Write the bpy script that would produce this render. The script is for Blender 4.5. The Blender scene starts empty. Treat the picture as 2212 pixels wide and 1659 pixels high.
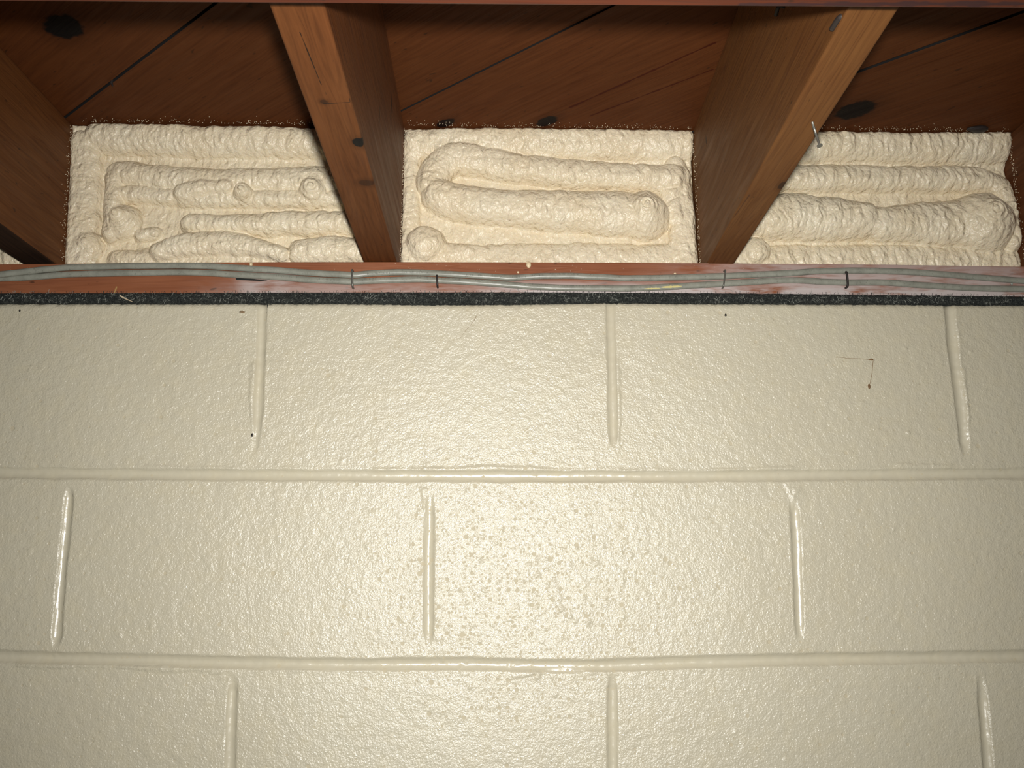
import bpy, bmesh, math, random
import numpy as np
from math import radians, sin, cos, tan, sqrt, pi
from mathutils import Vector

# ------------------------------------------------------------------ camera, light, exposure
SC = bpy.context.scene
COL = SC.collection
W_PX, H_PX = 2212, 1659
F_PX = 1771.0                       # focal length in pixels
TH, PS = radians(13.65), radians(1.3)
DIST, EYE = 0.933, 1.909            # camera distance from the block wall, eye height
CAM = np.array([0.0, -DIST, EYE])

cd = bpy.data.cameras.new('camera')
cd.sensor_width = 36.0
cd.lens = F_PX / W_PX * 36.0
cd.clip_start = 0.01
cam = bpy.data.objects.new('camera', cd)
COL.objects.link(cam)
cam.location = CAM
cam.rotation_euler = (pi/2 + TH, 0, -PS)
SC.camera = cam

world = bpy.data.worlds.new('world')
SC.world = world
world.use_nodes = True
world.node_tree.nodes['Background'].inputs[0].default_value = (0.85, 0.93, 0.86, 1)
world.node_tree.nodes['Background'].inputs[1].default_value = 0.05

ld = bpy.data.lights.new('camera_flash', 'SPOT')
ld.energy = 44.0
ld.color = (1.0, 0.983, 0.945)
ld.shadow_soft_size = 0.014
ld.spot_size = radians(118)
ld.spot_blend = 1.0
flash = bpy.data.objects.new('camera_flash', ld)
COL.objects.link(flash)
flash.location = (0.012, -DIST-0.02, EYE+0.032)
flash.rotation_euler = (pi/2 + radians(11.5), 0, -PS)

vs = SC.view_settings
vs.view_transform = 'Standard'
vs.look = 'None'
vs.gamma = 1.0
vs.exposure = 0.0
vs.use_curve_mapping = False

# ------------------------------------------------------------------ measuring helpers
def ray(x, y):
    a, b = (x-W_PX/2)/F_PX, -(y-H_PX/2)/F_PX
    f = np.array([sin(PS)*cos(TH), cos(PS)*cos(TH), sin(TH)])
    r = np.array([cos(PS), -sin(PS), 0.0])
    u = np.cross(r, f)
    return f + a*r + b*u
def onY(x, y, Y=0.0):
    d = ray(x, y); return CAM + d*(Y+DIST)/d[1]
def onZ(x, y, Z):
    d = ray(x, y); return CAM + d*(Z-EYE)/d[2]
def pathY(pts, Y=0.0):
    return np.array([onY(p[0], p[1], Y)[[0, 2]] for p in pts])
PX = 0.933/1771.0*1.03              # metres per photo pixel on the wall, about

# ------------------------------------------------------------------ noise
def _hash(ix, iy, seed):
    h = (ix.astype(np.int64)*374761393 + iy.astype(np.int64)*668265263 + seed*982451653) & 0xFFFFFFFF
    h = ((h ^ (h >> 13))*1274126177) & 0xFFFFFFFF
    h = h ^ (h >> 16)
    return (h & 0xFFFF)/65535.0*2*pi
def gnoise(x, y, seed=0):
    x = np.asarray(x, float); y = np.asarray(y, float)
    x, y = np.broadcast_arrays(x, y)
    ix, iy = np.floor(x).astype(np.int64), np.floor(y).astype(np.int64)
    fx, fy = x-ix, y-iy
    def g(dx, dy):
        a = _hash(ix+dx, iy+dy, seed)
        return np.cos(a)*(fx-dx) + np.sin(a)*(fy-dy)
    u = fx*fx*fx*(fx*(fx*6-15)+10); v = fy*fy*fy*(fy*(fy*6-15)+10)
    a = g(0, 0)*(1-u)+g(1, 0)*u
    b = g(0, 1)*(1-u)+g(1, 1)*u
    return (a*(1-v)+b*v)*1.4
def fbm(x, y, oct=3, seed=0, gain=0.5):
    s = 0; a = 1.0
    for k in range(oct):
        s = s + a*gnoise(x*2**k, y*2**k, seed+17*k); a *= gain
    return s
def smax(a, b, k):
    h = np.clip(0.5+0.5*(b-a)/k, 0, 1)
    return a*(1-h)+b*h+k*h*(1-h)
def polydist(X, Z, P):
    """distance to polyline, arc position, side sign"""
    best = np.full(X.shape, 1e9); S = np.zeros(X.shape); acc = 0.0
    for i in range(len(P)-1):
        a, b = P[i], P[i+1]; d = b-a; L = np.hypot(*d)
        t = np.clip(((X-a[0])*d[0]+(Z-a[1])*d[1])/(L*L), 0, 1)
        q = np.hypot(X-a[0]-t*d[0], Z-a[1]-t*d[1])
        m = q < best
        best = np.where(m, q, best); S = np.where(m, acc+t*L, S); acc += L
    return best, S, acc
def catmull(P, n=8):
    P = np.asarray(P, float)
    Q = np.vstack([2*P[0]-P[1], P, 2*P[-1]-P[-2]]); out = []
    for i in range(1, len(Q)-2):
        for k in range(n):
            t = k/n
            out.append(0.5*((2*Q[i])+(-Q[i-1]+Q[i+1])*t+(2*Q[i-1]-5*Q[i]+4*Q[i+1]-Q[i+2])*t*t+(-Q[i-1]+3*Q[i]-3*Q[i+1]+Q[i+2])*t**3))
    out.append(Q[-2]); return np.array(out)

# ------------------------------------------------------------------ object helpers
def tag(o, label=None, cat=None, group=None, kind=None):
    if label: o['label'] = label
    if cat: o['category'] = cat
    if group: o['group'] = group
    if kind: o['kind'] = kind
    return o
def link_mesh(name, verts, faces, mat, origin=(0, 0, 0), parent=None, smooth=False):
    v = np.asarray(verts, float)-np.asarray(origin, float)
    me = bpy.data.meshes.new(name)
    if isinstance(faces, np.ndarray) and len(faces) > 5000:
        n, k = faces.shape
        me.vertices.add(len(v)); me.vertices.foreach_set('co', v.astype(np.float32).ravel())
        me.loops.add(n*k); me.loops.foreach_set('vertex_index', faces.astype(np.int32).ravel())
        me.polygons.add(n)
        me.polygons.foreach_set('loop_start', np.arange(0, n*k, k, dtype=np.int32))
        me.update(calc_edges=True)
    else:
        me.from_pydata([tuple(p) for p in v], [], [tuple(int(i) for i in f) for f in faces]); me.update()
    if smooth: me.polygons.foreach_set('use_smooth', np.ones(len(me.polygons), dtype=bool))
    me.materials.append(mat)
    o = bpy.data.objects.new(name, me); COL.objects.link(o)
    o.location = origin
    if parent is not None:
        o.parent = parent
        o.location = Vector(origin)-Vector(parent.location)
    return o
def grid_faces(nx, nz, off=0, flip=False):
    i, j = np.meshgrid(np.arange(nx-1), np.arange(nz-1), indexing='xy')
    a = (j*nx+i).ravel()+off
    f = np.stack([a, a+1, a+nx+1, a+nx], 1)
    return f[:, ::-1] if flip else f
def hexa(b, t):
    """b, t: four corner points each, counter-clockwise from above"""
    return list(b)+list(t), [(3, 2, 1, 0), (4, 5, 6, 7), (0, 1, 5, 4), (1, 2, 6, 5), (2, 3, 7, 6), (3, 0, 4, 7)]
def box(x0, x1, y0, y1, z0, z1):
    return hexa([(x0, y0, z0), (x1, y0, z0), (x1, y1, z0), (x0, y1, z0)], [(x0, y0, z1), (x1, y0, z1), (x1, y1, z1), (x0, y1, z1)])
def tube(P, ra, rb=None, n=10, up=None, closed=True):
    """sweep an ellipse (ra along 'up', rb across) along P"""
    P = [np.asarray(p, float) for p in P]; rb = rb if rb is not None else ra
    ra = np.broadcast_to(ra, len(P)); rb = np.broadcast_to(rb, len(P))
    V, Fc = [], []
    upv = np.array(up if up is not None else (0.13, 0.31, 0.94), float)
    for i, p in enumerate(P):
        t = P[min(i+1, len(P)-1)]-P[max(i-1, 0)]; t = t/np.linalg.norm(t)
        s = np.cross(t, upv); s /= np.linalg.norm(s); u = np.cross(s, t)
        for k in range(n):
            a = 2*pi*k/n; V.append(p+u*ra[i]*cos(a)+s*rb[i]*sin(a))
    for i in range(len(P)-1):
        for k in range(n):
            Fc.append((i*n+k, i*n+(k+1) % n, (i+1)*n+(k+1) % n, (i+1)*n+k))
    if closed:
        Fc.append(tuple(range(n-1, -1, -1))); Fc.append(tuple(range((len(P)-1)*n, len(P)*n)))
    return V, Fc
def merge(parts):
    V, Fc = [], []
    for v, f in parts:
        o = len(V); V += list(v); Fc += [tuple(i+o for i in q) for q in f]
    return V, Fc
def blob(c, r, seed=0, n=8, m=6, amp=0.2):
    rnd = random.Random(seed); V = []; Fc = []
    ph = rnd.random()*6
    for j in range(m+1):
        b = -pi/2+pi*j/m
        for k in range(n):
            a = 2*pi*k/n
            q = 1+amp*sin(2*a+ph+b)+amp*0.5*sin(3*a-ph)
            V.append((c[0]+r[0]*cos(b)*cos(a)*q, c[1]+r[1]*cos(b)*sin(a)*q, c[2]+r[2]*sin(b)))
    for j in range(m):
        for k in range(n):
            Fc.append((j*n+k, j*n+(k+1) % n, (j+1)*n+(k+1) % n, (j+1)*n+k))
    return V, Fc
def bevel(o, w, seg=2):
    m = o.modifiers.new('bevel', 'BEVEL'); m.width = w; m.segments = seg; m.limit_method = 'ANGLE'

# ------------------------------------------------------------------ materials
class NT:
    def __init__(s, name):
        s.m = bpy.data.materials.new(name); s.m.use_nodes = True
        s.t = s.m.node_tree; s.b = s.t.nodes['Principled BSDF']
    def n(s, typ, **kw):
        nd = s.t.nodes.new(typ)
        for k, v in kw.items():
            if k.startswith('i_'):
                key = k[2:]; key = int(key) if key.isdigit() else key.replace('_', ' ')
                s.put(v, nd.inputs[key])
            else: setattr(nd, k, v)
        return nd
    def put(s, v, sock):
        if isinstance(v, bpy.types.NodeSocket): s.t.links.new(v, sock)
        else: sock.default_value = v
    def obj(s): return s.n('ShaderNodeTexCoord').outputs['Object']
    def mapping(s, vec, scale=(1, 1, 1), rot=(0, 0, 0), loc=(0, 0, 0)):
        return s.n('ShaderNodeMapping', i_Vector=vec, i_Scale=scale, i_Rotation=rot, i_Location=loc).outputs[0]
    def noise(s, vec, scale, detail=3, rough=0.5, dist=0.0):
        return s.n('ShaderNodeTexNoise', i_Vector=vec, i_Scale=scale, i_Detail=detail, i_Roughness=rough, i_Distortion=dist).outputs[0]
    def math(s, op, a, b=None, c=None, clamp=False):
        nd = s.n('ShaderNodeMath', operation=op, use_clamp=clamp); s.put(a, nd.inputs[0])
        if b is not None: s.put(b, nd.inputs[1])
        if c is not None: s.put(c, nd.inputs[2])
        return nd.outputs[0]
    def ramp(s, f, a, b, lo=0.0, hi=1.0, interp='LINEAR'):
        nd = s.n('ShaderNodeMapRange', interpolation_type=interp); s.put(f, nd.inputs[0])
        nd.inputs[1].default_value = a; nd.inputs[2].default_value = b; nd.inputs[3].default_value = lo; nd.inputs[4].default_value = hi
        return nd.outputs[0]
    def mix(s, f, a, b, mode='MIX'):
        nd = s.n('ShaderNodeMix', data_type='RGBA', blend_type=mode)
        s.put(f, nd.inputs[0]); s.put(a if isinstance(a, bpy.types.NodeSocket) else (*a, 1), nd.inputs[6]); s.put(b if isinstance(b, bpy.types.NodeSocket) else (*b, 1), nd.inputs[7])
        return nd.outputs[2]
    def bump(s, h, strength, dist, prev=None):
        nd = s.n('ShaderNodeBump'); s.put(h, nd.inputs['Height']); nd.inputs['Strength'].default_value = strength; nd.inputs['Distance'].default_value = dist
        if prev is not None: s.put(prev, nd.inputs['Normal'])
        return nd.outputs[0]
    def sep(s, v): return s.n('ShaderNodeSeparateXYZ', i_0=v).outputs
    def set(s, **kw):
        for k, v in kw.items():
            sock = s.b.inputs[k.replace('_', ' ')]
            s.put(v if isinstance(v, (bpy.types.NodeSocket, float, int)) else ((*v, 1) if len(v) == 3 else v), sock)
        return s.m

def flat(name, col, rough=0.6, metal=0.0, bump=None):
    n = NT(name); n.set(Base_Color=col, Roughness=float(rough), Metallic=float(metal))
    if bump: n.set(Normal=n.bump(n.noise(n.obj(), bump[0], 3), bump[1], bump[2]))
    return n.m

def wood(name, light, dark, angle=0.0, axis='Y', knots=(), origin=(0, 0, 0), grain=1.0, rough=0.55, wash=None, streaks=(), spec=0.35):
    """grain runs along 'axis' (turned by angle about Z); knots: (centre, radius, stretch)"""
    n = NT(name); o = n.obj()
    v = n.mapping(o, rot=(0, 0, -angle)) if angle else o
    st = {'X': (0.06, 1, 1), 'Y': (1, 0.06, 1), 'Z': (1, 1, 0.06)}[axis]
    g = n.mapping(v, scale=st)
    big = n.noise(g, 28, 3, 0.55, 0.6)
    fine = n.noise(g, 260, 4, 0.65)
    mid = n.noise(g, 90, 2, 0.6, 1.2)
    # growth ring lines
    rings = n.math('SINE', n.math('MULTIPLY', big, 95.0))
    rings = n.ramp(rings, 0.2, 1.0)
    cloud = n.noise(o, 9, 3, 0.5)
    f = n.math('ADD', n.math('MULTIPLY', rings, 0.22*grain), n.math('MULTIPLY', n.ramp(fine, 0.35, 0.7), 0.45*grain))
    f = n.math('ADD', f, n.math('MULTIPLY', n.ramp(mid, 0.45, 0.7), 0.2*grain), clamp=True)
    c = n.mix(f, light, dark)
    c = n.mix(n.ramp(cloud, 0.3, 0.75, 0.0, 0.45), c, n.mix(1.0, c, (0.72, 0.55, 0.45), 'MULTIPLY'))
    spots = n.noise(n.mapping(v, scale={'X': (0.4, 1, 1), 'Y': (1, 0.4, 1), 'Z': (1, 1, 0.4)}[axis]), 190, 1, 0.5)
    c = n.mix(n.ramp(spots, 0.72, 0.78, 0, 0.6), c, (0.02, 0.01, 0.005))
    kh = None
    for (kc, kr, ks, kd) in knots:
        rel = n.n('ShaderNodeVectorMath', operation='SUBTRACT', i_0=o, i_1=tuple(np.asarray(kc, float)-np.asarray(origin, float))).outputs[0]
        if angle: rel = n.mapping(rel, rot=(0, 0, -angle))
        rel = n.n('ShaderNodeVectorMath', operation='MULTIPLY', i_0=rel, i_1=ks).outputs[0]
        L = n.n('ShaderNodeVectorMath', operation='LENGTH', i_0=rel).outputs['Value']
        L = n.math('ADD', L, n.math('MULTIPLY', n.math('SUBTRACT', n.noise(o, 110, 2), 0.5), kr*0.5))
        halo = n.ramp(L, kr*2.2, kr*0.8, 0, 0.4, 'SMOOTHSTEP')
        c = n.mix(halo, c, tuple(0.55*x for x in dark))
        core = n.ramp(L, kr*1.05, kr*0.8, 0, kd, 'SMOOTHSTEP')
        c = n.mix(core, c, (0.005, 0.004, 0.004))
    for (a, b, w, colr, amt) in streaks:      # long stains: line from a to b
        a = np.asarray(a, float)-np.asarray(origin, float); b = np.asarray(b, float)-np.asarray(origin, float)
        d = (b-a); L = np.linalg.norm(d); d = d/L
        rel = n.n('ShaderNodeVectorMath', operation='SUBTRACT', i_0=o, i_1=tuple(a)).outputs[0]
        t = n.n('ShaderNodeVectorMath', operation='DOT_PRODUCT', i_0=rel, i_1=tuple(d)).outputs['Value']
        tc = n.n('ShaderNodeClamp', i_0=t, i_1=0.0, i_2=float(L)).outputs[0]
        pr = n.n('ShaderNodeVectorMath', operation='SCALE', i_0=tuple(d)); s_ = pr.inputs['Scale']; n.put(tc, s_)
        q = n.n('ShaderNodeVectorMath', operation='SUBTRACT', i_0=rel, i_1=pr.outputs[0]).outputs[0]
        q = n.n('ShaderNodeVectorMath', operation='LENGTH', i_0=q).outputs['Value']
        q = n.math('ADD', q, n.math('MULTIPLY', n.math('SUBTRACT', n.noise(o, 70, 2), 0.5), w*2.2))
        c = n.mix(n.ramp(q, w, w*0.3, 0, amt, 'SMOOTHSTEP'), c, colr)
    if wash: c = wash(n, o, c)
    nb = n.bump(fine, 0.35, 0.0006)
    nb = n.bump(rings, 0.25, 0.0004, nb)
    n.set(Base_Color=c, Roughness=n.ramp(mid, 0.3, 0.7, rough-0.08, rough+0.1), Normal=nb)
    n.b.inputs['Specular IOR Level'].default_value = spec
    return n.m

def m_block_paint():
    n = NT('cream_gloss_block_paint'); o = n.obj()
    cl = n.noise(o, 3.2, 4, 0.55); cl2 = n.noise(o, 45, 3, 0.6)
    c = n.mix(n.ramp(cl, 0.3, 0.7), (0.575, 0.522, 0.392), (0.608, 0.560, 0.430))
    c = n.mix(n.ramp(cl2, 0.45, 0.75, 0, 0.35), c, (0.64, 0.565, 0.385))
    # a few blisters and yellowed pores inside one patch of the paint
    ctr = onY(1120, 1290); s = n.sep(o)
    dx = n.math('SUBTRACT', s[0], float(ctr[0])); dz = n.math('SUBTRACT', s[2], float(ctr[2]))
    r = n.math('SQRT', n.math('ADD', n.math('MULTIPLY', dx, dx), n.math('MULTIPLY', n.math('MULTIPLY', dz, dz), 1.9)))
    patch = n.ramp(r, 0.05, 0.24, 1, 0, 'SMOOTHSTEP')
    ov = n.n('ShaderNodeVectorMath', operation='ADD', i_0=o, i_1=n.n('ShaderNodeVectorMath', operation='SCALE', i_0=n.n('ShaderNodeTexNoise', i_Vector=o, i_Scale=60.0).outputs['Color'], i_Scale=0.0022).outputs[0]).outputs[0]
    def dots(scale, r0, keep, k):
        q3 = n.sep(ov if k else o)
        v2 = n.n('ShaderNodeCombineXYZ', i_0=q3[0], i_1=q3[2]).outputs[0]
        vo = n.n('ShaderNodeTexVoronoi', voronoi_dimensions='2D', i_Vector=v2, i_Scale=scale); vo.inputs['Randomness'].default_value = 1.0
        sz = n.sep(vo.outputs['Color'])
        rad = n.math('MULTIPLY', r0, n.math('ADD', 0.35, sz[0]))
        on = n.math('GREATER_THAN', n.math('ADD', sz[1], n.math('MULTIPLY', patch, keep)), 0.97)
        d = n.n('ShaderNodeMapRange', interpolation_type='SMOOTHSTEP'); n.put(vo.outputs['Distance'], d.inputs[0]); n.put(rad, d.inputs[1]); n.put(n.math('MULTIPLY', rad, 0.6), d.inputs[2])
        return n.math('MULTIPLY', d.outputs[0], on)
    d1 = dots(105.0, 0.21, 0.30, 1); d2 = dots(215.0, 0.27, 0.42, 1); d3 = dots(62.0, 0.15, 0.14, 0)
    d = n.math('MAXIMUM', n.math('MAXIMUM', d1, d2), d3)
    c = n.mix(n.math('MULTIPLY', d, 0.7), c, (0.54, 0.47, 0.325))
    a = n.noise(o, 420, 2, 0.55); b = n.noise(o, 150, 2, 0.5); e = n.noise(o, 900, 2, 0.6)
    hgt = n.math('ADD', n.math('MULTIPLY', a, 0.55), n.math('MULTIPLY', b, 0.40))
    hgt = n.math('ADD', hgt, n.math('MULTIPLY', e, 0.22))
    jt = n.n('ShaderNodeAttribute', attribute_name='joint').outputs['Fac']
    hgt = n.math('MULTIPLY', hgt, n.math('SUBTRACT', 1.0, n.math('MULTIPLY', jt, 0.85)))
    hgt = n.math('MULTIPLY', hgt, n.math('SUBTRACT', 1.0, n.math('MULTIPLY', d, 0.7)))
    nb = n.bump(hgt, 1.0, 0.00138)
    nb = n.bump(d, 0.5, 0.0004, nb)
    rough = n.math('ADD', 0.28, n.math('MULTIPLY', d, 0.35))
    n.set(Base_Color=c, Roughness=rough, Normal=nb)
    n.put(n.math('SUBTRACT', 0.80, n.math('MULTIPLY', d, 0.6)), n.b.inputs['Specular IOR Level'])
    return n.m
def m_foam():
    n = NT('cured_spray_foam'); o = n.obj()
    cl = n.noise(o, 22, 3, 0.5)
    c = n.mix(n.ramp(cl, 0.3, 0.7), (0.79, 0.67, 0.47), (0.83, 0.735, 0.55))
    w = n.n('ShaderNodeVectorMath', operation='ADD', i_0=o, i_1=n.n('ShaderNodeVectorMath', operation='SCALE', i_0=n.n('ShaderNodeTexNoise', i_Vector=o, i_Scale=110.0).outputs['Color'], i_Scale=0.006).outputs[0]).outputs[0]
    def cells(sc, st):
        v = n.n('ShaderNodeTexVoronoi', feature='SMOOTH_F1', i_Vector=n.mapping(w, scale=(1, 1, st)), i_Scale=sc); v.inputs['Smoothness'].default_value = 0.35
        return v.outputs['Distance']
    a = n.math('SUBTRACT', 1.0, cells(135, 0.6)); b = n.math('SUBTRACT', 1.0, cells(340, 0.8)); e = n.noise(o, 240, 3, 0.6)
    hgt = n.math('ADD', n.math('MULTIPLY', a, 0.9), n.math('ADD', n.math('MULTIPLY', b, 0.30), n.math('MULTIPLY', e, 0.5)))
    nb = n.bump(hgt, 1.0, 0.0023)
    n.set(Base_Color=c, Roughness=0.30, Normal=nb)
    n.b.inputs['Subsurface Weight'].default_value = 0.12
    n.b.inputs['Subsurface Radius'].default_value = (0.004, 0.0025, 0.0012)
    n.b.inputs['Specular IOR Level'].default_value = 0.45
    return n.m
M_FOAM = m_foam()
M_BLOCK = m_block_paint()
def m_cable():
    n = NT('grey_cable_jacket'); o = n.obj()
    c = n.mix(n.ramp(n.noise(o, 60, 4, 0.65), 0.35, 0.75), (0.30, 0.30, 0.25), (0.20, 0.20, 0.165))
    c = n.mix(n.ramp(n.noise(o, 500, 2), 0.6, 0.75, 0, 0.5), c, (0.10, 0.10, 0.08))
    n.set(Base_Color=c, Roughness=0.36, Normal=n.bump(n.noise(n.mapping(o, scale=(0.3, 1, 1)), 160, 2), 0.5, 0.001))
    return n.m
M_CABLE = m_cable()
def m_sealer():
    n = NT('black_felt'); o = n.obj()
    c = n.mix(n.ramp(n.noise(o, 420, 3, 0.7), 0.45, 0.75), (0.006, 0.008, 0.007), (0.06, 0.065, 0.055))
    c = n.mix(n.ramp(n.noise(n.mapping(o, scale=(1, 1, 1.4)), 700, 2, 0.6, 2.0), 0.64, 0.72), c, (0.22, 0.22, 0.2))
    n.set(Base_Color=c, Roughness=0.95, Normal=n.bump(n.noise(o, 500, 3), 1.0, 0.002)); return n.m
M_SEAL = m_sealer()
M_LINT = flat('grey_lint', (0.33, 0.34, 0.30), 0.9)
M_STEEL = flat('dull_steel', (0.20, 0.195, 0.17), 0.35, 0.6, (400, 0.3, 0.0003))
M_RUST = flat('dark_rusted_steel', (0.022, 0.016, 0.014), 0.6, 0.0, (500, 0.5, 0.0004))
M_INK = flat('faded_print_ink', (0.07, 0.075, 0.065), 0.8)
M_BROWN = flat('brown_residue', (0.20, 0.115, 0.05), 0.7)
M_DARKSPECK = flat('black_speck', (0.02, 0.015, 0.01), 0.6)
M_SCRAP = flat('black_tar_paper', (0.012, 0.014, 0.012), 0.9, 0, (300, 0.8, 0.001))
M_STRAW = flat('pale_wood_splinter', (0.62, 0.50, 0.34), 0.7)
M_YELLOWPAINT = flat('yellow_paint_smear', (0.58, 0.50, 0.20), 0.5)
M_GRIME = flat('grimy_board_edge', (0.008, 0.006, 0.005), 0.95)
M_CONC = flat('grey_concrete', (0.25, 0.24, 0.22), 0.9, 0, (60, 0.4, 0.002))
M_DRIP = flat('tan_foam_drip', (0.78, 0.62, 0.40), 0.35)

# ------------------------------------------------------------------ the block wall
ZB = 2.2882           # underside of the joists, top of the sill
ZS = 2.490            # underside of the subfloor
top_px = [(0, 655), (250, 655), (560, 655), (740, 655), (900, 657), (1106, 656.5), (1310, 653), (1500, 655), (1700, 655.5), (1900, 656), (2050, 658), (2212, 658)]
tp = pathY(top_px)
def ztop(x): return np.interp(x, tp[:, 0], tp[:, 1])

def build_wall():
    x0, x1, z0 = -0.78, 0.84, 1.60
    nx, nz = 1010, 400
    xs = np.linspace(x0, x1, nx); t = np.linspace(0, 1, nz)
    X = np.broadcast_to(xs, (nz, nx))
    zt = ztop(xs)+0.0008*fbm(xs*90, xs*0, 3, 5)+0.0007*gnoise(xs*260, xs*0, 9)
    Z = z0+t[:, None]*(zt[None, :]-z0)
    h = 0.0007*fbm(X*9, Z*9, 3, 2)+0.00030*fbm(X*110, Z*110, 2, 21)
    # soft fall-off of the arris at the wall top
    h = h-0.003*np.clip(1-(zt[None, :]-Z)/0.006, 0, 1)**2
    J = np.zeros_like(h)
    def groove(path, w, depth, end0=0.0, end1=0.0, seed=0, lip=0.0):
        nonlocal h, J
        P = catmull(pathY(path), 6)
        d, s, L = polydist(X, Z, P)
        # signed distance
        wv = w*(1+0.16*gnoise(s*28, s*0+seed, seed))
        tl, tr = np.clip(s/max(end0*1.6, 1e-6), 0, 1) if end0 else 1.0, np.clip((L-s)/max(end1*1.6, 1e-6), 0, 1) if end1 else 1.0
        wv = wv*(0.55+0.45*tl*tr)
        q = np.clip(d/wv, 0, 1.6)
        prof = -0.85*depth*np.where(q < 1, (1-q**2)**1.25, 0)
        lipb = lip*0.7*np.exp(-((q-1.12)/0.2)**2)*np.clip(0.35+1.3*gnoise(s*45, d*60, seed+3), 0, 2)
        fade = np.ones_like(s)
        if end0: fade = fade*np.clip(s/(end0*1.4), 0, 1)
        if end1: fade = fade*np.clip((L-s)/(end1*1.4), 0, 1)
        fade = fade*np.where((s <= 0) | (s >= L), np.exp(-(d/(w*0.8))**2), 1) if (end0 or end1) else fade
        h = h+(prof+lipb)*fade
        J = np.maximum(J, np.clip((1.05-q)/0.3, 0, 1)*fade)
    # bed joints
    groove([(-260, 1015), (0, 1021), (400, 1025.5), (740, 1027.5), (1100, 1029), (1325, 1029), (1600, 1028), (2212, 1023), (2500, 1019)], 0.0068, 0.0030, seed=11, lip=0.0006)
    groove([(-260, 1405), (0, 1418), (334, 1427), (740, 1436), (988, 1434), (1242, 1439), (1480, 1431), (1719, 1425), (2212, 1417), (2500, 1409)], 0.0068, 0.0036, seed=23, lip=0.0006)
    # head joints, top course
    groove([(567, 650), (566, 690), (561, 817), (556, 918), (549, 985)], 0.0058, 0.0032, 0, 0.03, 31, 0.0005)
    groove([(1319, 650), (1319, 690), (1322, 817), (1325, 950), (1325, 968)], 0.0058, 0.0026, 0, 0.01, 32, 0.0007)
    groove([(2050, 650), (2053, 690), (2063, 784), (2076, 884), (2085, 985)], 0.0068, 0.0034, 0, 0.012, 33, 0.0007)
    groove([(-195, 650), (-215, 990)], 0.006, 0.003, 0, 0.012, 34)
    # second course
    groove([(151, 1052), (143, 1140), (133, 1240), (121, 1400)], 0.0056, 0.0034, 0.008, 0.008, 41, 0.0007)
    groove([(929, 1060), (928, 1109), (926, 1250), (926, 1395)], 0.0062, 0.0032, 0.02, 0.012, 42, 0.0005)
    groove([(1713, 1075), (1718, 1130), (1723, 1243), (1728, 1385)], 0.0058, 0.0030, 0.01, 0.012, 43, 0.0006)
    # third course
    groove([(505, 1456), (499, 1560), (496, 1700), (492, 1800)], 0.0060, 0.0030, 0.012, 0, 51, 0.0006)
    groove([(1323, 1452), (1323, 1560), (1324, 1700), (1324, 1800)], 0.0060, 0.0030, 0.012, 0, 52, 0.0006)
    groove([(2117, 1452), (2126, 1544), (2138, 1700), (2146, 1800)], 0.0062, 0.0036, 0.02, 0, 53, 0.0006)
    # torn paint and mortar edges: small steps along the joints
    def step(path, side, hgt=0.0011, reach=0.010):
        nonlocal h
        P = pathY(path); Pf = catmull(P, 5)
        Pf = Pf+np.stack([gnoise(np.arange(len(Pf))*0.9, 0, 7), gnoise(np.arange(len(Pf))*0.9, 3, 8)], 1)*0.0007
        d, s, L = polydist(X, Z, Pf)
        inside = (s > 0) & (s < L)
        # side: which direction the raised flake lies ('l','r','u','d')
        i = np.clip(np.searchsorted(np.linspace(0, L, len(Pf)), s), 1, len(Pf)-1)
        px_, pz_ = Pf[i, 0], Pf[i, 1]
        sg = {'l': px_-X, 'r': X-px_, 'u': Z-pz_, 'd': pz_-Z}[side]
        e = np.where(inside & (sg > 0), np.exp(-d/reach*1.3)*np.clip(d/0.0007, 0, 1), 0)
        m = np.clip(np.minimum(s, L-s)/0.006, 0, 1)
        h = h+hgt*e*m
    step([(549, 777), (539, 835), (537, 884), (540, 920), (547, 943)], 'r', 0.0016)
    step([(1337, 770), (1340, 830), (1341, 900), (1338, 960)], 'l', 0.0013)
    step([(2085, 790), (2090, 860), (2097, 915), (2090, 960)], 'l', 0.0013)
    step([(800, 1012), (960, 1011), (1080, 1008), (1180, 1008), (1240, 1016)], 'd', 0.0018, 0.006)
    step([(1340, 1014), (1400, 1016), (1500, 1014), (1640, 1010), (1720, 1006)], 'd', 0.0015, 0.006)
    step([(300, 1006), (420, 1007), (520, 1009)], 'd', 0.0012, 0.005)
    step([(1930, 1000), (1990, 1002), (2060, 1004)], 'd', 0.0015, 0.006)
    step([(30, 1440), (110, 1444), (200, 1441), (300, 1440), (370, 1444), (410, 1452), (470, 1449), (490, 1456)], 'u', 0.0017, 0.006)
    step([(560, 1447), (660, 1449), (760, 1450), (900, 1449)], 'u', 0.0013, 0.006)
    step([(1100, 1468), (1140, 1460), (1200, 1448), (1260, 1449), (1295, 1457)], 'u', 0.0015, 0.008)
    step([(855, 1398), (885, 1408), (925, 1412)], 'd', 0.0010, 0.006)
    step([(560, 990), (600, 1010), (640, 1003)], 'd', 0.0007, 0.008)
    step([(905, 1052), (912, 1075), (917, 1100), (918, 1160)], 'r', 0.0012)
    step([(1690, 1042), (1706, 1075), (1712, 1110)], 'r', 0.0014)
    step([(1728, 1048), (1713, 1065), (1712, 1090)], 'r', 0.0014)
    step([(512, 720), (524, 690), (545, 692)], 'd', 0.0007, 0.008)
    # blisters
    rnd = random.Random(4)
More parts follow.
